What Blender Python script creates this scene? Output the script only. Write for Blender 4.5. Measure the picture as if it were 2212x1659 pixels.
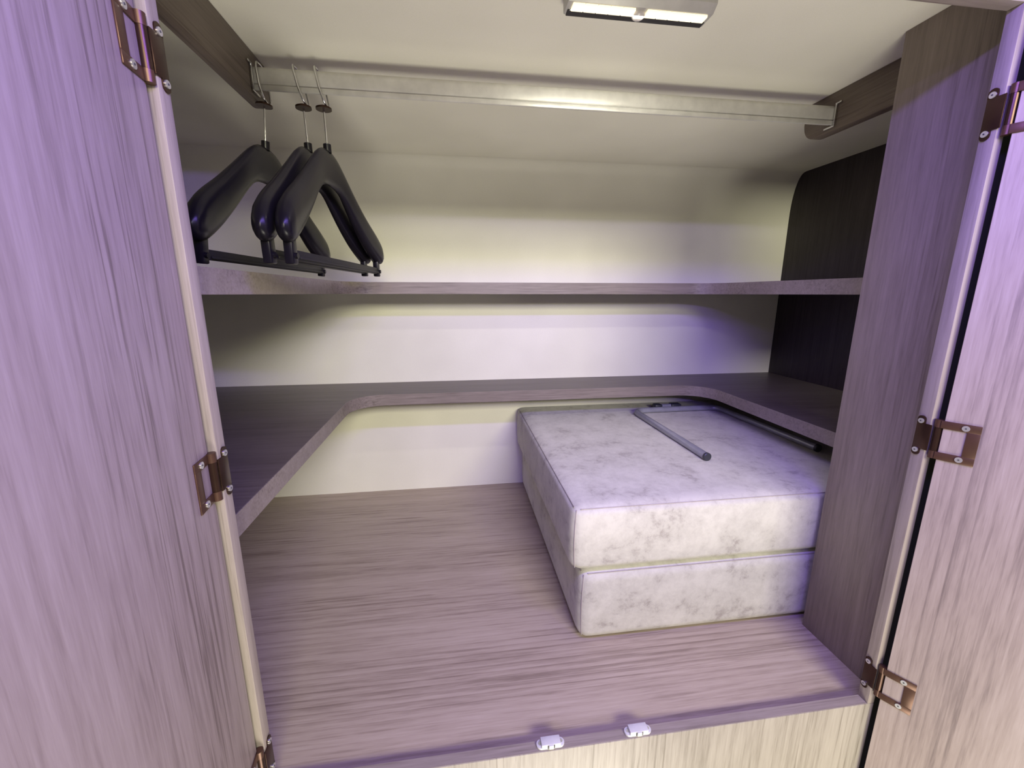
import bpy, bmesh, math
from mathutils import Vector, Matrix
PI = math.pi
for o in list(bpy.data.objects): bpy.data.objects.remove(o, do_unlink=True)
scene = bpy.context.scene
COL = scene.collection

# ------------------------------------------------------------------ camera
cam_d = bpy.data.cameras.new('camera'); cam = bpy.data.objects.new('camera', cam_d); COL.objects.link(cam)
cam_d.sensor_fit = 'HORIZONTAL'; cam_d.sensor_width = 36.0; cam_d.lens = 895.04 / 2212 * 36
cam_d.clip_start = 0.01
CR = Vector((0.99081749, -0.13520475, 0.00061568)); CD = Vector((-0.0281834, -0.21098503, -0.97708291)); CF = Vector((0.13223615, 0.96809348, -0.21285818))
m = Matrix.Identity(4)
for i in range(3):
    m[i][0] = CR[i]; m[i][1] = -CD[i]; m[i][2] = -CF[i]
m[0][3], m[1][3], m[2][3] = -0.03851, -0.415, 0.58223
cam.matrix_world = m
scene.camera = cam

# ------------------------------------------------------------------ world, room lamps, added fill, exposure
w = bpy.data.worlds.new('room_ambient'); scene.world = w; w.use_nodes = True
w.node_tree.nodes['Background'].inputs[0].default_value = (1.0, 0.97, 0.76, 1)
w.node_tree.nodes['Background'].inputs[1].default_value = 0.14
vs = scene.view_settings
vs.view_transform = 'Standard'; vs.look = 'None'; vs.gamma = 1.0; vs.use_curve_mapping = False; vs.exposure = 0.0

def area(name, loc, target, sx, sy, power, color, shape='RECTANGLE'):
    l = bpy.data.lights.new(name, 'AREA'); l.shape = shape; l.size = sx; l.size_y = sy; l.energy = power; l.color = color
    o = bpy.data.objects.new(name, l); COL.objects.link(o); o.location = loc
    o.rotation_euler = (Vector(target) - Vector(loc)).to_track_quat('-Z', 'Y').to_euler()
    return o
# warm ceiling lamp of the cabin, well behind the photographer
area('cabin_ceiling_lamp', (0.50, -1.80, 1.14), (0.30, 0.2, 0.35), 0.95, 0.34, 47.0, (1.0, 0.96, 0.70))
# added fill light, low in front: stands in for bounce off the cabin floor
area('floor_bounce_fill', (0.22, -0.77, -0.78), (0.20, 0.25, 0.90), 0.75, 0.75, 17.5, (1.0, 0.94, 0.80), 'DISK')
# violet mood strip under the overhead lockers
area('violet_mood_strip', (0.20, -0.26, 0.940), (0.20, 0.02, 0.40), 0.52, 0.03, 7.0, (0.28, 0.17, 1.0))
# the same strip where it runs on along the far side of the cabin
area('violet_mood_strip', (-0.35, -1.75, 1.05), (0.40, 0.4, 0.5), 0.60, 0.03, 9.0, (0.28, 0.17, 1.0))

# ------------------------------------------------------------------ measured layout (metres)
XL, XR, T = -0.2713, 0.5399, 0.015          # opening sides, frame thickness
ZT = 0.8697                                  # underside of the header
ZF, ZC, YB = -0.012, 0.930, 0.807            # floor, ceiling, back wall
XWL, XWR = -0.74, 0.985                      # hidden left end wall, dark right end wall
XP, YP = 0.579, 0.158                        # partition beside the opening
ZM, ZU, TH = 0.3289, 0.5815, 0.028           # middle shelf top, upper shelf underside, shelf thickness
UL, UR, UY = -0.300, 0.660, 0.653            # U-shaped cut-out of the shelves

# ------------------------------------------------------------------ materials
def newmat(name):
    mt = bpy.data.materials.new(name); mt.use_nodes = True
    nt = mt.node_tree; b = nt.nodes['Principled BSDF']
    return mt, nt, b
def nd(nt, typ, **kw):
    n = nt.nodes.new(typ)
    for k, v in kw.items(): setattr(n, k, v)
    return n
def plain(name, col, rough=0.5, metal=0.0, emit=None, es=0.0, coat=0.0, spec=0.5):
    mt, nt, b = newmat(name)
    tc = nd(nt, 'ShaderNodeTexCoord'); n = nd(nt, 'ShaderNodeTexNoise'); n.inputs['Scale'].default_value = 60; n.inputs['Detail'].default_value = 4
    nt.links.new(tc.outputs['Object'], n.inputs['Vector'])
    r = nd(nt, 'ShaderNodeValToRGB'); e = r.color_ramp.elements
    e[0].position = 0.3; e[1].position = 0.75
    e[0].color = (*[c * 0.9 for c in col], 1); e[1].color = (*[min(1, c * 1.08) for c in col], 1)
    nt.links.new(n.outputs['Fac'], r.inputs['Fac']); nt.links.new(r.outputs['Color'], b.inputs['Base Color'])
    b.inputs['Roughness'].default_value = rough; b.inputs['Metallic'].default_value = metal
    b.inputs['Specular IOR Level'].default_value = spec; b.inputs['Coat Weight'].default_value = coat
    if emit: b.inputs['Emission Color'].default_value = (*emit, 1); b.inputs['Emission Strength'].default_value = es
    return mt
def wood(name, grain, across, dark, mid, light, seed=0.0, rough=0.42, ring=0.45, fine=0.5):
    """grey oak foil: long fibre streaks, soft broad bands and patches of darker ring lines"""
    mt, nt, b = newmat(name); L = nt.links.new
    tc = nd(nt, 'ShaderNodeTexCoord'); mp = nd(nt, 'ShaderNodeMapping'); L(tc.outputs['Object'], mp.inputs['Vector'])
    sc = [1.0, 1.0, 1.0]; sc['XYZ'.index(grain)] = 0.055
    mp.inputs['Scale'].default_value = sc; mp.inputs['Location'].default_value = (seed, seed * 0.7, seed * 1.3)
    def noise(scale, det, rgh=0.6, dist=0.0):
        n = nd(nt, 'ShaderNodeTexNoise'); n.inputs['Scale'].default_value = scale; n.inputs['Detail'].default_value = det
        n.inputs['Roughness'].default_value = rgh; n.inputs['Distortion'].default_value = dist
        L(mp.outputs['Vector'], n.inputs['Vector']); return n
    broad = noise(13, 4, 0.55, 0.4); fib = noise(260, 3, 0.7); streak = noise(70, 5, 0.65)
    wv = nd(nt, 'ShaderNodeTexWave', wave_type='BANDS', bands_direction=across, wave_profile='SAW')
    wv.inputs['Scale'].default_value = 26; wv.inputs['Distortion'].default_value = 8.0; wv.inputs['Detail'].default_value = 2
    wv.inputs['Detail Scale'].default_value = 0.13; wv.inputs['Detail Roughness'].default_value = 0.45
    L(mp.outputs['Vector'], wv.inputs['Vector'])
    mask = noise(5.5, 2, 0.5); mr = nd(nt, 'ShaderNodeMapRange'); mr.inputs['From Min'].default_value = 0.47; mr.inputs['From Max'].default_value = 0.60
    L(mask.outputs['Fac'], mr.inputs['Value'])
    pw = nd(nt, 'ShaderNodeMath', operation='POWER'); L(wv.outputs['Fac'], pw.inputs[0]); pw.inputs[1].default_value = 3.0
    rg = nd(nt, 'ShaderNodeMath', operation='MULTIPLY'); L(pw.outputs[0], rg.inputs[0]); L(mr.outputs['Result'], rg.inputs[1])
    # tone = broad*0.55 + streak*0.3 + fib*0.15
    def madd(a, k, c=None):
        n = nd(nt, 'ShaderNodeMath', operation='MULTIPLY_ADD'); L(a, n.inputs[0]); n.inputs[1].default_value = k
        if c is None: n.inputs[2].default_value = 0.0
        else: L(c, n.inputs[2])
        return n.outputs[0]
    t = madd(broad.outputs['Fac'], 0.26); t = madd(streak.outputs['Fac'], 0.34, t); t = madd(fib.outputs['Fac'], 0.8 * fine, t)
    t = madd(rg.outputs[0], -0.21 * ring, t)
    mp2 = nd(nt, 'ShaderNodeMapping'); L(tc.outputs['Object'], mp2.inputs['Vector'])
    sc2 = [1.0, 1.0, 1.0]; sc2['XYZ'.index(grain)] = 0.022
    mp2.inputs['Scale'].default_value = sc2; mp2.inputs['Location'].default_value = (seed * 2, seed, seed)
    pore = noise(230, 3, 0.6); L(mp2.outputs['Vector'], pore.inputs['Vector']); pm = nd(nt, 'ShaderNodeMapRange'); pm.inputs['From Min'].default_value = 0.53; pm.inputs['From Max'].default_value = 0.62
    L(pore.outputs['Fac'], pm.inputs['Value'])
    area_n = noise(8, 1, 0.4); am = nd(nt, 'ShaderNodeMapRange'); am.inputs['From Min'].default_value = 0.38; am.inputs['From Max'].default_value = 0.62
    L(area_n.outputs['Fac'], am.inputs['Value'])
    pp = nd(nt, 'ShaderNodeMath', operation='MULTIPLY'); L(pm.outputs['Result'], pp.inputs[0]); L(am.outputs['Result'], pp.inputs[1])
    t = madd(pp.outputs[0], -0.17, t)
    r = nd(nt, 'ShaderNodeValToRGB'); e = r.color_ramp.elements
    e[0].position = 0.28; e[0].color = (*dark, 1); e[1].position = 0.66; e[1].color = (*light, 1)
    k = e.new(0.48); k.color = (*mid, 1)
    L(t, r.inputs['Fac']); L(r.outputs['Color'], b.inputs['Base Color'])
    b.inputs['Roughness'].default_value = rough; b.inputs['Specular IOR Level'].default_value = 0.35
    bp = nd(nt, 'ShaderNodeBump'); bp.inputs['Strength'].default_value = 0.16; bp.inputs['Distance'].default_value = 0.0008
    L(t, bp.inputs['Height']); L(bp.outputs['Normal'], b.inputs['Normal'])
    return mt
OD, OM, OL = (0.20, 0.16, 0.14), (0.36, 0.295, 0.265), (0.46, 0.39, 0.355)
M = {}
M['oak_door_l'] = wood('oak_foil_vertical_hanger_door', 'Z', 'X', OD, (0.36, 0.30, 0.265), (0.45, 0.385, 0.345), 0.37, ring=0.75)
M['oak_door_r'] = wood('oak_foil_vertical_cushion_door', 'Z', 'X', OD, (0.375, 0.31, 0.262), (0.465, 0.395, 0.34), 2.11, ring=0.75)
M['oak_front'] = wood('oak_foil_front_panel', 'Z', 'X', (0.20, 0.175, 0.135), (0.34, 0.308, 0.25), (0.42, 0.383, 0.315), 4.3, ring=0.5)
M['oak_frame'] = wood('oak_foil_frame', 'Z', 'Y', (0.19, 0.157, 0.135), (0.295, 0.252, 0.222), (0.37, 0.32, 0.284), 1.7, ring=0.2)
M['oak_rail'] = wood('oak_foil_lip', 'X', 'Y', (0.19, 0.157, 0.135), (0.295, 0.252, 0.222), (0.37, 0.32, 0.284), 1.2, ring=0.2)
M['oak_floor'] = wood('oak_foil_floor', 'X', 'Y', (0.25, 0.198, 0.15), (0.41, 0.34, 0.262), (0.495, 0.422, 0.335), 3.15, rough=0.38, ring=0.8)
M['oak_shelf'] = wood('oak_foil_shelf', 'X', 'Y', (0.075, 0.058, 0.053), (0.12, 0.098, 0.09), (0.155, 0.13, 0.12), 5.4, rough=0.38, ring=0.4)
M['oak_edge'] = wood('oak_edge_band', 'X', 'Z', (0.13, 0.105, 0.092), (0.22, 0.185, 0.165), (0.29, 0.248, 0.225), 6.1, ring=0.1)
M['oak_part'] = wood('oak_foil_partition', 'Z', 'Y', (0.12, 0.094, 0.078), (0.205, 0.168, 0.144), (0.265, 0.22, 0.193), 7.7, ring=0.7)
M['oak_cleat'] = wood('oak_cleat', 'Y', 'Z', (0.085, 0.064, 0.05), (0.14, 0.11, 0.088), (0.18, 0.148, 0.12), 8.2, ring=0.2)
M['dark_panel'] = wood('dark_end_panel', 'Z', 'Y', (0.015, 0.010, 0.012), (0.028, 0.020, 0.024), (0.042, 0.031, 0.036), 9.1, ring=0.2)

def lining():
    mt, nt, b = newmat('grained_wall_lining'); L = nt.links.new
    tc = nd(nt, 'ShaderNodeTexCoord')
    n1 = nd(nt, 'ShaderNodeTexNoise'); n1.inputs['Scale'].default_value = 900; n1.inputs['Detail'].default_value = 2
    n2 = nd(nt, 'ShaderNodeTexNoise'); n2.inputs['Scale'].default_value = 5; n2.inputs['Detail'].default_value = 2
    L(tc.outputs['Object'], n1.inputs['Vector']); L(tc.outputs['Object'], n2.inputs['Vector'])
    mx = nd(nt, 'ShaderNodeMath', operation='MULTIPLY_ADD'); L(n1.outputs['Fac'], mx.inputs[0]); mx.inputs[1].default_value = 0.5; L(n2.outputs['Fac'], mx.inputs[2])
    r = nd(nt, 'ShaderNodeValToRGB'); e = r.color_ramp.elements
    e[0].position = 0.5; e[0].color = (0.77, 0.755, 0.65, 1); e[1].position = 1.0; e[1].color = (0.87, 0.855, 0.745, 1)
    L(mx.outputs[0], r.inputs['Fac']); L(r.outputs['Color'], b.inputs['Base Color'])
    b.inputs['Roughness'].default_value = 0.62; b.inputs['Specular IOR Level'].default_value = 0.25
    bp = nd(nt, 'ShaderNodeBump'); bp.inputs['Strength'].default_value = 0.12; bp.inputs['Distance'].default_value = 0.0005
    L(n1.outputs['Fac'], bp.inputs['Height']); L(bp.outputs['Normal'], b.inputs['Normal'])
    return mt
M['lining'] = lining()
def suede():
    mt, nt, b = newmat('cream_suede'); L = nt.links.new
    tc = nd(nt, 'ShaderNodeTexCoord'); oi = nd(nt, 'ShaderNodeObjectInfo'); rs = nd(nt, 'ShaderNodeMath', operation='MULTIPLY'); rs.inputs[1].default_value = 7.0
    va = nd(nt, 'ShaderNodeVectorMath', operation='ADD'); L(oi.outputs['Random'], rs.inputs[0]); L(rs.outputs[0], va.inputs[1]); L(tc.outputs['Object'], va.inputs[0])
    def noise(s, d, rg=0.6, ds=0.0, vec=None):
        n = nd(nt, 'ShaderNodeTexNoise'); n.inputs['Scale'].default_value = s; n.inputs['Detail'].default_value = d
        n.inputs['Roughness'].default_value = rg; n.inputs['Distortion'].default_value = ds
        L(va.outputs['Vector'], n.inputs['Vector']); return n
    a = noise(19, 5, 0.62, 0.25); c = noise(85, 4, 0.7, 0.3); f = noise(700, 2)
    s1 = nd(nt, 'ShaderNodeMath', operation='MULTIPLY_ADD'); L(c.outputs['Fac'], s1.inputs[0]); s1.inputs[1].default_value = 0.5; L(a.outputs['Fac'], s1.inputs[2])
    s2 = nd(nt, 'ShaderNodeMath', operation='MULTIPLY_ADD'); L(f.outputs['Fac'], s2.inputs[0]); s2.inputs[1].default_value = 0.12; L(s1.outputs[0], s2.inputs[2])
    r = nd(nt, 'ShaderNodeValToRGB'); e = r.color_ramp.elements
    e[0].position = 0.60; e[0].color = (0.355, 0.33, 0.28, 1); e[1].position = 0.95; e[1].color = (0.585, 0.572, 0.485, 1)
    k = e.new(0.74); k.color = (0.50, 0.487, 0.41, 1)
    L(s2.outputs[0], r.inputs['Fac']); L(r.outputs['Color'], b.inputs['Base Color'])
    b.inputs['Roughness'].default_value = 0.9; b.inputs['Specular IOR Level'].default_value = 0.1; b.inputs['Sheen Weight'].default_value = 0.25
    bp = nd(nt, 'ShaderNodeBump'); bp.inputs['Strength'].default_value = 0.25; bp.inputs['Distance'].default_value = 0.002
    L(s2.outputs[0], bp.inputs['Height']); L(bp.outputs['Normal'], b.inputs['Normal'])
    return mt
M['suede'] = suede()
M['seam'] = plain('seam_thread', (0.40, 0.36, 0.33), 0.8)
M['rod'] = plain('satin_aluminium', (0.72, 0.71, 0.66), 0.42, 0.25)
M['chrome'] = plain('chrome_wire', (0.72, 0.72, 0.72), 0.18, 1.0)
M['black'] = plain('black_gloss_plastic', (0.006, 0.005, 0.008), 0.30, 0.0, spec=0.22)
M['blackbar'] = plain('black_satin_plastic', (0.014, 0.013, 0.015), 0.5, spec=0.25)
M['bronze'] = plain('brown_bronze_metal', (0.11, 0.058, 0.038), 0.38, 0.6)
M['bronze_dark'] = plain('dark_bronze_metal', (0.06, 0.032, 0.022), 0.3, 0.75)
M['screw'] = plain('zinc_screw', (0.75, 0.75, 0.76), 0.3, 0.85)
M['slot'] = plain('screw_recess', (0.06, 0.06, 0.06), 0.6)
M['white'] = plain('white_plastic', (0.60, 0.60, 0.59), 0.35)
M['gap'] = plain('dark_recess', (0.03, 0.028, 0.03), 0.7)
M['housing'] = plain('grey_lamp_housing', (0.50, 0.49, 0.46), 0.4, 0.2)
M['lens'] = plain('lit_warm_diffuser', (0.9, 0.86, 0.72), 0.4, emit=(1.0, 0.86, 0.55), es=1.15)
M['dome'] = plain('milky_sensor_dome', (0.62, 0.58, 0.56), 0.25)
M['tube'] = plain('grey_painted_steel', (0.36, 0.37, 0.40), 0.3, 0.35)
M['cap'] = plain('black_rubber_cap', (0.035, 0.038, 0.045), 0.4)

# ------------------------------------------------------------------ mesh helpers
def finish(name, bm, mat, parent=None, smooth=None):
    bmesh.ops.recalc_face_normals(bm, faces=bm.faces[:])
    me = bpy.data.meshes.new(name); bm.to_mesh(me); bm.free()
    me.materials.append(M[mat])
    if smooth is not None:
        for p in me.polygons: p.use_smooth = True
        me.set_sharp_from_angle(angle=math.radians(smooth))
    o = bpy.data.objects.new(name, me); COL.objects.link(o)
    if parent: o.parent = parent
    return o
def add_box(bm, x0, x1, y0, y1, z0, z1, bev=0.0, seg=2):
    g = bmesh.ops.create_cube(bm, size=1.0)
    vs_ = g['verts']
    for v in vs_:
        v.co = Vector((x0 + (v.co.x + .5) * (x1 - x0), y0 + (v.co.y + .5) * (y1 - y0), z0 + (v.co.z + .5) * (z1 - z0)))
    if bev > 0:
        es = list({e for v in vs_ for e in v.link_edges})
        bmesh.ops.bevel(bm, geom=es, offset=bev, segments=seg, affect='EDGES', profile=0.5)
def box(name, mat, x0, x1, y0, y1, z0, z1, bev=0.0, parent=None, seg=2):
    bm = bmesh.new(); add_box(bm, x0, x1, y0, y1, z0, z1, bev, seg)
    return finish(name, bm, mat, parent, 40 if bev else None)
def add_prism(bm, pts, axis, a, b, bev=0.0):
    """polygon pts (2D) extruded along axis from a to b; 2D axes are the remaining ones in XYZ order"""
    def P(p, t):
        return {'X': (t, p[0], p[1]), 'Y': (p[0], t, p[1]), 'Z': (p[0], p[1], t)}[axis]
    v0 = [bm.verts.new(P(p, a)) for p in pts]; v1 = [bm.verts.new(P(p, b)) for p in pts]
    f0 = bm.faces.new(v0); f1 = bm.faces.new(v1[::-1]); n = len(pts)
    for i in range(n): bm.faces.new((v0[i], v1[i], v1[(i + 1) % n], v0[(i + 1) % n]))
    if bev > 0:
        es = list({e for e in list(f0.edges) + list(f1.edges)})
        bmesh.ops.bevel(bm, geom=es, offset=bev, segments=2, affect='EDGES', profile=0.5)
def prism(name, mat, pts, axis, a, b, parent=None, bev=0.0, smooth=35):
    bm = bmesh.new(); add_prism(bm, pts, axis, a, b, bev)
    return finish(name, bm, mat, parent, smooth)
def add_tube(bm, pts, r, n=12, cap=True, closed=False, rx=None):
    """swept circular tube through points"""
    pts = [Vector(p) for p in pts]; rings = []; k = len(pts); up = None
    for i, p in enumerate(pts):
        if closed: d = pts[(i + 1) % k] - pts[i - 1]
        else: d = pts[min(i + 1, k - 1)] - pts[max(i - 1, 0)]
        d.normalize()
        if up is None: up = Vector((0, 0, 1)) if abs(d.z) < 0.9 else Vector((1, 0, 0))
        s = d.cross(up); s.normalize(); up = s.cross(d); up.normalize()
        rr = r[i] if isinstance(r, (list, tuple)) else r
        rings.append([bm.verts.new(p + s * math.cos(2 * PI * j / n) * rr + up * math.sin(2 * PI * j / n) * rr) for j in range(n)])
    m_ = k if closed else k - 1
    for i in range(m_):
        a, b = rings[i], rings[(i + 1) % k]
        for j in range(n): bm.faces.new((a[j], a[(j + 1) % n], b[(j + 1) % n], b[j]))
    if cap and not closed: bm.faces.new(rings[0][::-1]); bm.faces.new(rings[-1])
def tube(name, mat, pts, r, parent=None, n=12, closed=False):
    bm = bmesh.new(); add_tube(bm, pts, r, n, True, closed); return finish(name, bm, mat, parent, 50)
def cyl(bm, c, axis, r, h, n=20, r2=None):
    a = Vector(axis).normalized(); c = Vector(c)
    add_tube(bm, [c - a * h / 2, c + a * h / 2], [r, r if r2 is None else r2], n)
def arc(cx, cy, r, a0, a1, n=8):
    return [(cx + r * math.cos(math.radians(a0 + (a1 - a0) * i / n)), cy + r * math.sin(math.radians(a0 + (a1 - a0) * i / n))) for i in range(n + 1)]
def empty(name, loc, label, cat, group=None, rz=0.0):
    o = bpy.data.objects.new(name, None); COL.objects.link(o); o.location = loc; o.rotation_euler = (0, 0, rz); o.empty_display_size = 0.05
    return tag(o, label, cat, group)
def tag(o, label, cat, group=None):
    o['label'] = label; o['category'] = cat
    if group: o['group'] = group
    return o
def struct(o): o['kind'] = 'structure'; return o
def place(o, loc):
    """shift the mesh so that the object's origin sits at loc (geometry stays where it is)"""
    o.data.transform(Matrix.Translation(-Vector(loc))); o.location = loc; return o
def copy_tree(o, parent=None):
    c = o.copy(); COL.objects.link(c); c.parent = parent
    for ch in [x for x in bpy.data.objects if x.parent == o]: copy_tree(ch, c)
    return c

# ------------------------------------------------------------------ the closet shell
struct(box('floor', 'oak_floor', XWL, XWR, T + 0.0002, YB, ZF - 0.015, ZF))
# back wall bends over into the ceiling
prof = [(YB, ZF - 0.015), (YB + 0.02, ZF - 0.015), (YB + 0.02, ZC + 0.0), (YB - 0.042, ZC)]
for i in range(1, 12):
    a = math.radians(90 - 90 * i / 12)
    prof.append((YB - 0.042 + 0.042 * math.cos(a) ** 0.9, ZC - 0.125 + 0.125 * math.sin(a) ** 0.9))
prof.append((YB, ZC - 0.125))
struct(prism('wall_back', 'lining', prof, 'X', XWL, XWR, smooth=30))
struct(box('ceiling', 'lining', XWL, XWR, T + 0.0002, YB + 0.02, ZC + 0.0002, ZC + 0.02))
struct(box('wall_left', 'lining', XWL - 0.02, XWL - 0.0002, T + 0.0002, YB + 0.02, ZF - 0.015, ZC + 0.02))
struct(box('wall_right', 'dark_panel', XWR + 0.0002, XWR + 0.02, T + 0.0002, YB + 0.02, ZF - 0.015, ZC + 0.02))
FWR, FWL = 0.0108, 0.0098                    # visible front width of the frame members
struct(box('trim_1', 'oak_front', XL - FWL, XR + FWR, 0, T, -0.48, 0.0, 0.0008))             # front panel below the opening
struct(box('trim_2', 'oak_frame', XL - FWL, XL, 0, T, 0.0001, 1.05, 0.0008))
struct(box('trim_3', 'oak_frame', XR, XR + FWR, 0, T, 0.0001, 1.05, 0.0008))
struct(box('trim_6', 'gap', XR + FWR + 0.0002, XR + 0.05, 0.009, T, -0.48, 1.05))            # dark strips added to paint the shade in the door gaps
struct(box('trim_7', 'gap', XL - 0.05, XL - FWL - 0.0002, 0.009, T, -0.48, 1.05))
struct(box('trim_8', 'oak_frame', XR + 0.0502, XR + 0.22, 0, T, -0.48, 1.05, 0.0008))
struct(box('trim_9', 'oak_frame', XL - 0.22, XL - 0.0502, 0, T, -0.48, 1.05, 0.0008))
struct(box('trim_4', 'oak_rail', XL + 0.0001, XR - 0.0001, 0, T, ZT, 1.05, 0.0009))
lip = struct(box('trim_5', 'oak_rail', XL + 0.0002, XR - 0.0002, 0.0008, T - 0.0008, 0.0001, 0.0006))   # edge band on the lip
tag(box('partition_panel', 'oak_part', XP, XP + 0.015, T + 0.0005, YP, ZF, ZC, 0.0006), 'upright wood-grain partition panel behind the frame, beside the stacked cushions', 'panel')

# ------------------------------------------------------------------ shelves with a U-shaped cut-out
def shelf(z0, z1, label, r=0.078):
    e = empty('shelf', (0.18, UY, z0), label, 'shelf')
    path = [(UL, T + 0.006)] + arc(UL + r, UY - r, r, 180, 90, 12) + arc(UR - r, UY - r, r, 90, 0, 12) + [(UR, T + 0.006)]
    outer = [(XWR, T + 0.006), (XWR, YB), (XWL, YB), (XWL, T + 0.006)]
    off = Vector((0.18, UY))
    pts = [(p[0] - off.x, p[1] - off.y) for p in path + outer]
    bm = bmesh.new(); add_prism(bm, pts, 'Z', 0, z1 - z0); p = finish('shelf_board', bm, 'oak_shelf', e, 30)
    # edge band: 1.2 mm strip following the cut-out
    ins = 0.0012
    inner = [(UL + ins, T + 0.006)] + arc(UL + r, UY - r, r - ins, 180, 90, 12) + arc(UR - r, UY - r, r - ins, 90, 0, 12) + [(UR - ins, T + 0.006)]
    bm = bmesh.new()
    a0 = [bm.verts.new((p[0] - off.x, p[1] - off.y, -0.0003)) for p in path]; a1 = [bm.verts.new((p[0] - off.x, p[1] - off.y, z1 - z0 + 0.0003)) for p in path]
    b0 = [bm.verts.new((p[0] - off.x, p[1] - off.y, -0.0003)) for p in inner]; b1 = [bm.verts.new((p[0] - off.x, p[1] - off.y, z1 - z0 + 0.0003)) for p in inner]
    for i in range(len(path) - 1):
        bm.faces.new((b0[i], b0[i + 1], b1[i + 1], b1[i])); bm.faces.new((a1[i], b1[i], b1[i + 1], a1[i + 1])); bm.faces.new((a0[i], a0[i + 1], b0[i + 1], b0[i]))
        bm.faces.new((a0[i], a1[i], a1[i + 1], a0[i + 1]))
    for i in (0, -1): bm.faces.new((a0[i], b0[i], b1[i], a1[i]))
    eb = finish('edge_band', bm, 'oak_edge', e, 30); eb['label'] = 'lighter wood-grain edge strip'
    return e
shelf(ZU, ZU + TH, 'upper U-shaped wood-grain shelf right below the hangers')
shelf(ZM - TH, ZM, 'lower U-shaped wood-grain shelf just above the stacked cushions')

# ------------------------------------------------------------------ cleats and hanging rod
def cleat(x0, x1, y1, label):
    r = 0.03; zb = 0.866
    pts = [(T + 0.001, ZC), (T + 0.001, zb)] + arc(y1 - r, zb + r, r, -90, 0, 8) + [(y1, ZC)]
    o = prism('rod_support_board', 'oak_cleat', pts, 'X', x0, x1, bev=0.0008)
    return tag(place(o, ((x0 + x1) / 2, 0.2, ZC)), label, 'board')
cleat(-0.3405, -0.3235, 0.385, 'brown wooden board under the ceiling carrying the rod end near the hangers')
cleat(0.638, 0.655, 0.385, 'dark wooden board under the ceiling carrying the rod end next to the partition')
RY, RZ0, RZ1 = 0.327, 0.8785, 0.9085
e = empty('hanging_rod', (0.16, RY, RZ0), 'flat oval aluminium hanging rod below the ceiling', 'rod')
bm = bmesh.new()
sec = arc(0, RZ1 - RZ0 - 0.0085, 0.0085, 0, 180, 8) + arc(0, 0.0085, 0.0085, 180, 360, 8)
add_prism(bm, sec, 'X', -0.3235 - 0.16, 0.638 - 0.16); finish('rod_tube', bm, 'rod', e, 30)
bm = bmesh.new()                                           # rib under the rod
add_box(bm, -0.3235 - 0.16, 0.638 - 0.16, -0.0095, -0.0065, -0.003, 0.004, 0.0006); finish('lower_rib', bm, 'rod', e, 40)
for sx in (-1, 1):                                         # wire end bracket: cup of bent flat bar
    xe = (0.638 if sx > 0 else -0.3235) - 0.16 - sx * 0.002
    bm = bmesh.new()
    add_box(bm, xe - 0.0015, xe + 0.0015, -0.0135, -0.0105, -0.004, 0.029, 0.0006)
    add_box(bm, xe - 0.0015, xe + 0.0015, -0.0135, 0.008, -0.007, -0.004, 0.0006)
    add_box(bm, xe - 0.0015, xe + 0.0015, -0.022, -0.0105, 0.0285, 0.0315, 0.0006)
    b = finish('end_bracket', bm, 'chrome', e, 40)
    b['label'] = 'bright bent metal end bracket'

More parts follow.
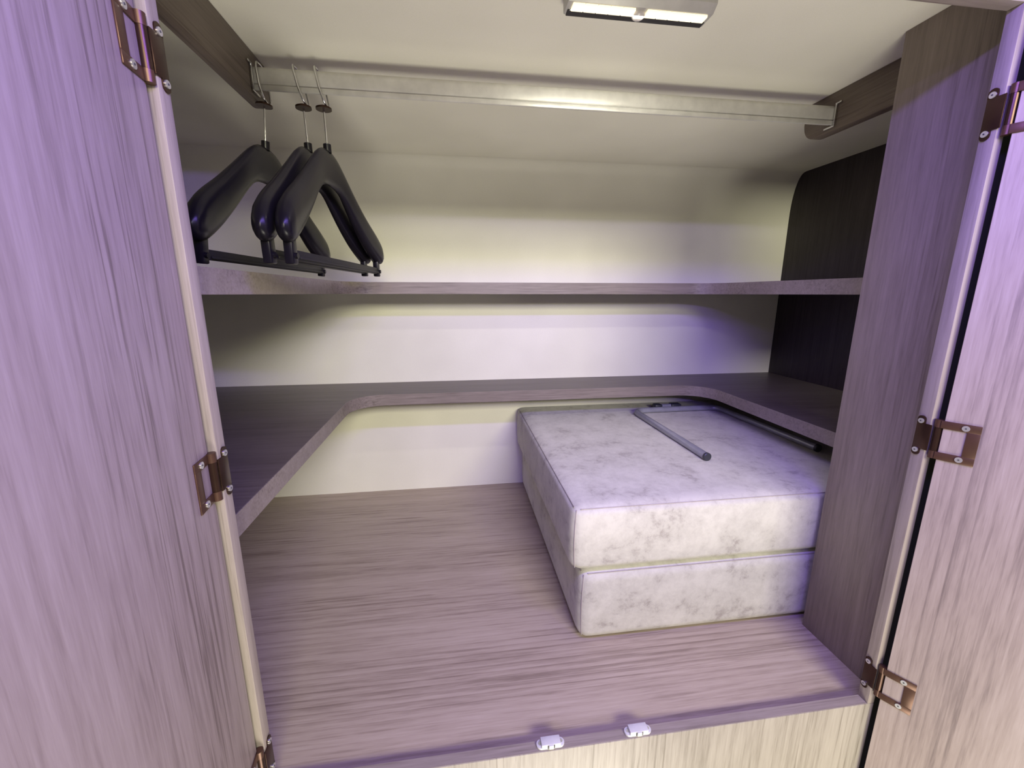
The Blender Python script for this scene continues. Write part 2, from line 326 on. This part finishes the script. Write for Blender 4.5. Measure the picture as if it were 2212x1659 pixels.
# ------------------------------------------------------------------ hangers
def interp(tab, x):
    x = abs(x)
    for (x0, y0), (x1, y1) in zip(tab, tab[1:]):
        if x <= x1:
            t = (x - x0) / (x1 - x0); return y0 + (y1 - y0) * t
    return tab[-1][1]
def smooth_tab(tab, x, h=0.012):
    return sum(interp(tab, x + d * h) for d in (-1, -.5, 0, .5, 1)) / 5
def make_hanger():
    # local frame: u along Y, origin at the rod axis height; neck top 0.095 below the rod middle
    e = empty('clothes_hanger', (0, 0, 0), '', 'hanger', 'black plastic hangers on the rod')
    zo = 0.8935
    top = [(0, .801), (.02, .800), (.04, .792), (.06, .777), (.09, .755), (.13, .728), (.17, .705), (.195, .688), (.21, .668)]
    bot = [(0, .748), (.03, .746), (.05, .736), (.07, .720), (.10, .695), (.14, .666), (.17, .649), (.195, .638), (.21, .646)]
    thk = [(0, .0060), (.04, .0065), (.08, .0085), (.13, .0105), (.17, .0118), (.195, .0118), (.205, .009), (.21, .003)]
    bm = bmesh.new(); rings = []; N = 56; K = 16
    for i in range(N + 1):
        u = -0.21 + 0.42 * i / N; u = 0.21 * math.sin(PI / 2 * u / 0.21)
        zt, zb, th = smooth_tab(top, u), smooth_tab(bot, u), interp(thk, u)
        zc_, hz = (zt + zb) / 2, (zt - zb) / 2
        if abs(u) > 0.195: hz *= max(0.25, math.sqrt(max(0, 1 - ((abs(u) - 0.195) / 0.0155) ** 2)))
        fx = 0.16 * (u / 0.21) ** 2 * 0.10      # ends curve towards the wearer's front
        ring = []
        for j in range(K):
            a = 2 * PI * j / K; c, s_ = math.cos(a), math.sin(a)
            ring.append(bm.verts.new((fx + th * math.copysign(abs(c) ** 0.8, c), u, zc_ + hz * math.copysign(abs(s_) ** 0.8, s_) - zo)))
        rings.append(ring)
    for i in range(N):
        for j in range(K): bm.faces.new((rings[i][j], rings[i][(j + 1) % K], rings[i + 1][(j + 1) % K], rings[i + 1][j]))
    bm.faces.new(rings[0]); bm.faces.new(rings[-1][::-1])
    finish('hanger_body', bm, 'black', e, 60)
    # trouser bar with its clip ends
    bm = bmesh.new()
    add_box(bm, 0.008, 0.016, -0.192, 0.192, .622 - zo, .6345 - zo, 0.0015)
    add_box(bm, 0.0165, 0.0185, -0.175, 0.188, .624 - zo, .627 - zo, 0.0005)
    bar = finish('trouser_bar', bm, 'blackbar', e, 40)
    for s_ in (-1, 1):
        bm = bmesh.new()
        add_box(bm, 0.0065, 0.0175, s_ * 0.186 - 0.007, s_ * 0.186 + 0.007, .617 - zo, .664 - zo, 0.002)
        cyl(bm, (0.0185, s_ * 0.186, .627 - zo), (1, 0, 0), 0.0035, 0.004, 12)
        finish('bar_joint', bm, 'black', bar, 40)
    # collar, pin, disc and loop round the rod
    bm = bmesh.new(); cyl(bm, (0, 0, .803 - zo), (0, 0, 1), 0.0058, 0.012, 16); finish('collar', bm, 'black', e, 40)
    h = tube('hook', 'chrome', [(0, 0, .806 - zo), (0, 0, .859 - zo)], 0.0014, e, 10)
    bm = bmesh.new(); cyl(bm, (0, 0, .8585 - zo), (0, 0, 1), 0.0115, 0.0025, 24); cyl(bm, (0, 0, .8605 - zo), (0, 0, 1), 0.007, 0.0025, 20)
    finish('retaining_disc', bm, 'bronze_dark', h, 40)
    loop = []
    for k in range(40):
        a = 2 * PI * k / 40
        y = 0.0155 * math.copysign(abs(math.sin(a)) ** 0.8, math.sin(a)); z = 0.0265 * math.copysign(abs(math.cos(a)) ** 0.85, math.cos(a))
        loop.append((-0.006 * math.cos(a), y, z - 0.0060))
    tube('hook_loop', 'chrome', loop, 0.0015, h, 8, closed=True)
    return e
hg = make_hanger()
spots = [(-0.3108, -4.0, 4.8, 'black wide-shouldered hanger hanging alone beside the wooden rod board'),
         (-0.2585, -5.5, -1.5, 'black wide-shouldered hanger, the middle one of three on the rod'),
         (-0.2285, -5.5, -0.3, 'black wide-shouldered hanger at the open end of the row, overlapping the middle hanger')]
for i, (x, rz, ry, lab) in enumerate(spots):
    o = hg if i == 0 else copy_tree(hg)
    o.location = (x, RY, 0.8935); o.rotation_euler = (0, math.radians(ry), math.radians(rz)); o['label'] = lab

# ------------------------------------------------------------------ ceiling light bar
LX0, LX1, LYc = 0.102, 0.283, 0.142
e = empty('light_bar', ((LX0 + LX1) / 2, LYc, ZC), 'small grey motion-sensor light bar lit warm white on the closet ceiling', 'light')
hw = (LX1 - LX0) / 2; hh = 0.017
sec = [(-hh, 0), (-hh, -0.0095), (-0.0085, -0.0165), (hh - 0.0015, -0.0165), (hh, -0.008), (hh, 0)]
box('rear_rail', 'gap', -hw + 0.003, hw - 0.003, 0.0056, hh - 0.0012, -0.0180, -0.0164, 0.0004, e)
prism('housing', 'housing', sec, 'X', -hw, hw, e, bev=0.0012)
for k in range(10):
    x0 = -hw + 0.006 + (k if k < 5 else k + 0.9) * (2 * hw - 0.012) / 10.9
    lw = (2 * hw - 0.012) / 10.9
    box('lens', 'lens', x0 + 0.0004, x0 + lw - 0.0004, -0.0070, 0.0050, -0.0192, -0.0163, 0.0006, e)
bm = bmesh.new(); bmesh.ops.create_uvsphere(bm, u_segments=20, v_segments=12, radius=0.0085)
for v in bm.verts: v.co.z = v.co.z * 0.7 - 0.0165; v.co.y += 0.004
finish('motion_sensor', bm, 'dome', e, 60)
lo = area('light_bar_glow', ((LX0 + LX1) / 2, LYc - 0.001, ZC - 0.0205), ((LX0 + LX1) / 2, LYc + 0.50, 0.0), 2 * hw - 0.012, 0.014, 0.8, (1.0, 0.95, 0.80))
lo.data.spread = math.radians(145)

# ------------------------------------------------------------------ doors with hinges
HZ = (0.771, 0.408, 0.046)
def hinge(door, z, side):
    """door-local frame: x along the door from the hinge edge, y towards the inside face normal, z up"""
    yf = 0.0
    bm = bmesh.new()                                     # door leaf: a frame with a window
    x0, x1, hz = (-0.0025 if side < 0 else 0.0015), 0.031, 0.0245
    add_box(bm, x0, x1, yf, yf + 0.0014, hz - 0.0095, hz, 0.0004); add_box(bm, x0, x1, yf, yf + 0.0014, -hz, -hz + 0.0095, 0.0004)
    add_box(bm, x1 - 0.011, x1, yf, yf + 0.0014, -hz + 0.0094, hz - 0.0094, 0.0003)
    kx_, ky_ = (-0.0042, -0.0036) if side < 0 else (0.0, 0.0024)
    for s_ in (-1, 1): cyl(bm, (kx_, ky_, s_ * (hz - 0.0047)), (0, 0, 1), 0.0043, 0.0094, 16)
    h = finish('hinge', bm, 'bronze', door, 40); h.location = (0, 0, z); h['label'] = 'brown metal flush hinge'
    bm = bmesh.new(); cyl(bm, (kx_, ky_, 0), (0, 0, 1), 0.0041, 2 * (hz - 0.0096), 16); k = finish('knuckle', bm, 'bronze_dark', h, 40)
    for s_ in (-1, 1):
        bm = bmesh.new(); cyl(bm, (0.0185, 0.0018, s_ * 0.0195), (0, 1, 0), 0.0034, 0.0012, 16)
        finish('screw', bm, 'screw', h, 40)
        bm = bmesh.new(); cyl(bm, (0.0185, 0.0024, s_ * 0.0195), (0, 1, 0), 0.0009, 0.0008, 8); finish('screw_slot', bm, 'slot', h, 40)
    return h
def frame_leaf(door, xface, s, z):
    """leaf screwed to the inner side of the frame, built in world space then parented to the door"""
    bm = bmesh.new(); a, b = sorted((xface, xface - s * 0.0013))
    add_box(bm, a, b, -0.0025, 0.0142, z - 0.0165, z + 0.0165, 0.0003)
    for q in (-1, 1):
        pts = [(0.0050, z + q * 0.0160), (0.0142, z + q * 0.0160), (0.0142, z + q * 0.0215)] + [(0.0096 + 0.0046 * math.cos(t), z + q * (0.0215 + 0.0042 * math.sin(t))) for t in [PI * k / 6 for k in range(1, 6)]] + [(0.0050, z + q * 0.0215)]
        add_prism(bm, pts, 'X', a, b)
    o = finish('frame_leaf', bm, 'bronze_dark', None, 40)
    kids = [o]
    for q in (-1, 1):
        bm = bmesh.new(); cyl(bm, (xface - s * 0.0018, 0.0096, z + q * 0.0190), (1, 0, 0), 0.0032, 0.0012, 16); kids.append(finish('screw', bm, 'screw', None, 40))
        bm = bmesh.new(); cyl(bm, (xface - s * 0.0024, 0.0096, z + q * 0.0190), (1, 0, 0), 0.0009, 0.0008, 8); kids.append(finish('screw_slot', bm, 'slot', None, 40))
    inv = door.matrix_world.inverted()
    for c in kids: c.data.transform(inv)
    o.parent = door; o['label'] = 'dark bronze hinge leaf on the frame side'
    for c in kids[1:]: c.parent = o
    return o
DW, DZ0, DZ1, DT = 0.43, -0.40, 0.905, 0.016
def make_door(px, py, theta, side, mat, label):
    # side = +1: door hinged at the left stile (closed it runs towards +X); -1: right stile
    th = math.radians(theta)
    d = Vector((side * math.cos(th), -math.sin(th), 0)); n = Vector((side * math.sin(th), math.cos(th), 0))   # along door, inside normal
    e = empty('closet_door', (px, py, 0), label, 'door')
    mw = Matrix.Identity(4)
    mir = side
    for i in range(3): mw[i][0] = d[i]; mw[i][1] = n[i]; mw[i][2] = (0, 0, 1)[i]
    mw.translation = (px, py, 0)
    if side > 0:
        e.matrix_world = mw
        kx = 1
    else:                                                   # keep a right-handed frame: local x runs against the door
        for i in range(3): mw[i][0] = -d[i]
        e.matrix_world = mw; kx = -1
    bpy.context.view_layer.update()
    bm = bmesh.new(); a, b = sorted((0.0, kx * DW)); add_box(bm, a, b, -DT, 0.0, DZ0, DZ1, 0.0008)
    finish('door_leaf', bm, mat, e, 40)
    for z in HZ:
        h = hinge(e, z, side)
        if kx < 0:
            for o in [h] + [c for c in bpy.data.objects if c.parent == h]:
                o.data.transform(Matrix.Scale(-1, 4, (1, 0, 0))); o.data.flip_normals()
        frame_leaf(e, XL if side > 0 else XR, -1 if side > 0 else 1, z)
    return e
make_door(-0.2774, -0.0045, 83.0, 1, 'oak_door_l', 'open wood-grain closet door beside the hangers, mostly lit violet')
make_door(0.5445, -0.0105, 121.0, -1, 'oak_door_r', 'open wood-grain closet door beside the cushions, swung out wider')

# ------------------------------------------------------------------ push catches on the lip
def catch(xc, label):
    e = empty('door_catch', (xc, 0.0075, 0.0006), label, 'catch', 'white plastic catches on the lip')
    bm = bmesh.new(); w2 = 0.0188
    pts = arc(-w2 + 0.006, 0, 0.006, 90, 270, 8) + arc(w2 - 0.006, 0, 0.006, -90, 90, 8)
    add_prism(bm, pts, 'Z', 0, 0.0036, 0.0006); fl = finish('flange', bm, 'white', e, 40)
    for s_ in (-1, 1):
        bm = bmesh.new(); cyl(bm, (s_ * (w2 - 0.0048), 0, 0.0038), (0, 0, 1), 0.0024, 0.0012, 14); finish('screw', bm, 'screw', fl, 40)
    bm = bmesh.new(); add_box(bm, -0.0128, 0.0128, -0.0064, 0.0050, 0.0018, 0.0086, 0.0008); finish('catch_body', bm, 'white', e, 40)
    for s_ in (-1, 1): box('slot', 'gap', s_ * 0.0042 - 0.0007, s_ * 0.0042 + 0.0007, -0.0066, -0.0055, 0.0022, 0.0074, 0, e)
    box('latch_tongue', 'white', -0.0033, 0.0033, -0.0078, -0.0052, 0.0016, 0.0078, 0.0006, e)
    return e
catch(0.0705, 'white plastic push catch on the front lip, farther from the cushions')
catch(0.1915, 'white plastic push catch on the front lip, the one next to the cushions')

# ------------------------------------------------------------------ cushions
def cushion(x0, x1, y0, y1, z0, z1, label, rf=0.014, rv=0.02, crown=0.002, bulge=0.003):
    c = Vector(((x0 + x1) / 2, (y0 + y1) / 2, z0)); e = empty('seat_cushion', c, label, 'cushion', 'folded cream seat cushions')
    hx, hy, hz = (x1 - x0) / 2, (y1 - y0) / 2, (z1 - z0) / 2
    bm = bmesh.new(); g = bmesh.ops.create_cube(bm, size=2.0)
    bmesh.ops.subdivide_edges(bm, edges=bm.edges[:], cuts=30, use_grid_fill=True)
    def rnd(v, lim):     # push samples towards the edges
        return math.copysign(abs(v) ** 0.55, v) if abs(v) < 1 else v
    for v in bm.verts:
        p = Vector((rnd(v.co.x, 1) * hx, rnd(v.co.y, 1) * hy, rnd(v.co.z, 1) * hz))
        q = Vector((max(-hx + rv, min(hx - rv, p.x)), max(-hy + rv, min(hy - rv, p.y)), max(-hz + rf, min(hz - rf, p.z))))
        d = p - q
        if d.length > 1e-9:
            if d.x or d.y or d.z:
                # ellipsoidal rounding
                s = Vector((d.x / rv, d.y / rv, d.z / rf)); L_ = s.length
                if L_ > 1: s /= L_
                p = q + Vector((s.x * rv, s.y * rv, s.z * rf))
        ux, uy, uz = p.x / hx, p.y / hy, p.z / hz
        if uz > 0: p.z += crown * (1 - ux ** 4) * (1 - uy ** 4) * uz
        side = (1 - uz * uz)
        p.x += bulge * side * math.copysign(min(1, abs(ux)) ** 8, ux) ; p.y -= bulge * side * (min(1, abs(uy)) ** 8 if uy < 0 else 0)
        p.z += hz
        v.co = p
    finish('cushion_cover', bm, 'suede', e, 60)
    # sewn seams: along the front top edge, the side top edge and down the front corner
    k = 0.0008
    fx, fy = -hx + 0.006, -hy + 0.006
    zt = 2 * hz - rf * 0.32
    pts = [(-hx + 0.012 + (2 * hx - 0.03) * t / 20, -hy + 0.0035, zt) for t in range(21)]
    tube('seam', 'seam', pts, k, e, 6)
    pts = [(-hx + 0.0035, -hy + 0.012 + (2 * hy - 0.05) * t / 20, zt) for t in range(21)]
    tube('seam', 'seam', pts, k, e, 6)
    b = [(-hx + 0.0056 - bulge * 0.9 * (1 - (2 * t / 12 - 1) ** 2), -hy + 0.0056 - bulge * 0.9 * (1 - (2 * t / 12 - 1) ** 2), rf * 0.5 + (2 * hz - rf) * t / 12) for t in range(13)]
    tube('seam', 'seam', b, k, e, 6)
    return e
cushion(0.160, 0.82, 0.174, 0.799, ZF, 0.1265, 'cream suede cushion lying on the closet floor under the other one', crown=0.0, rf=0.02)
cushion(0.143, 0.82, 0.173, 0.801, 0.1268, 0.2455, 'cream suede cushion on top of the other one, with a grey tube lying on it')

# ------------------------------------------------------------------ bent grey tube frame on the cushions
TZ = 0.2475 + 0.0082
e = empty('tube_frame', (0.59, 0.5, 0.2475), 'bent grey steel tube frame with black end caps on the top cushion', 'frame')
o3 = Vector((0.59, 0.5, 0.2475))
rr = 0.03
P = [(0.466, 0.322)] + arc(0.461 + rr, 0.668 - rr, rr, 180, 90, 8) + arc(0.722 - rr, 0.672 - rr, rr, 90, 0, 8) + [(0.733, 0.335)]
tube('tube', 'tube', [Vector((p[0], p[1], TZ)) - o3 for p in P], 0.0080, e, 20)
for a, d in (((0.466, 0.322), (0.014, -1)), ((0.733, 0.335), (0.03, -1))):
    bm = bmesh.new(); dv = Vector((d[0], d[1], 0)).normalized()
    q = Vector((a[0], a[1], TZ)) - o3
    add_tube(bm, [q - dv * 0.003, q + dv * 0.0015, q + dv * 0.0028], [0.0087, 0.0087, 0.0074], 20)
    finish('end_cap', bm, 'cap', e, 40)
for xx, ln, mt in ((0.545, 0.022, 'cap'), (0.600, 0.030, 'cap')):
    bm = bmesh.new(); add_box(bm, xx - ln / 2, xx + ln / 2, 0.683, 0.706, 0.2485, 0.266, 0.003)
    o = finish('clamp', bm, mt, e, 40); o.data.transform(Matrix.Translation(-o3))
bm = bmesh.new(); cyl(bm, (0.572, 0.695, 0.2575), (1, 0, 0), 0.0075, 0.05, 16)
o = finish('clamp_pin', bm, 'tube', e, 40); o.data.transform(Matrix.Translation(-o3))
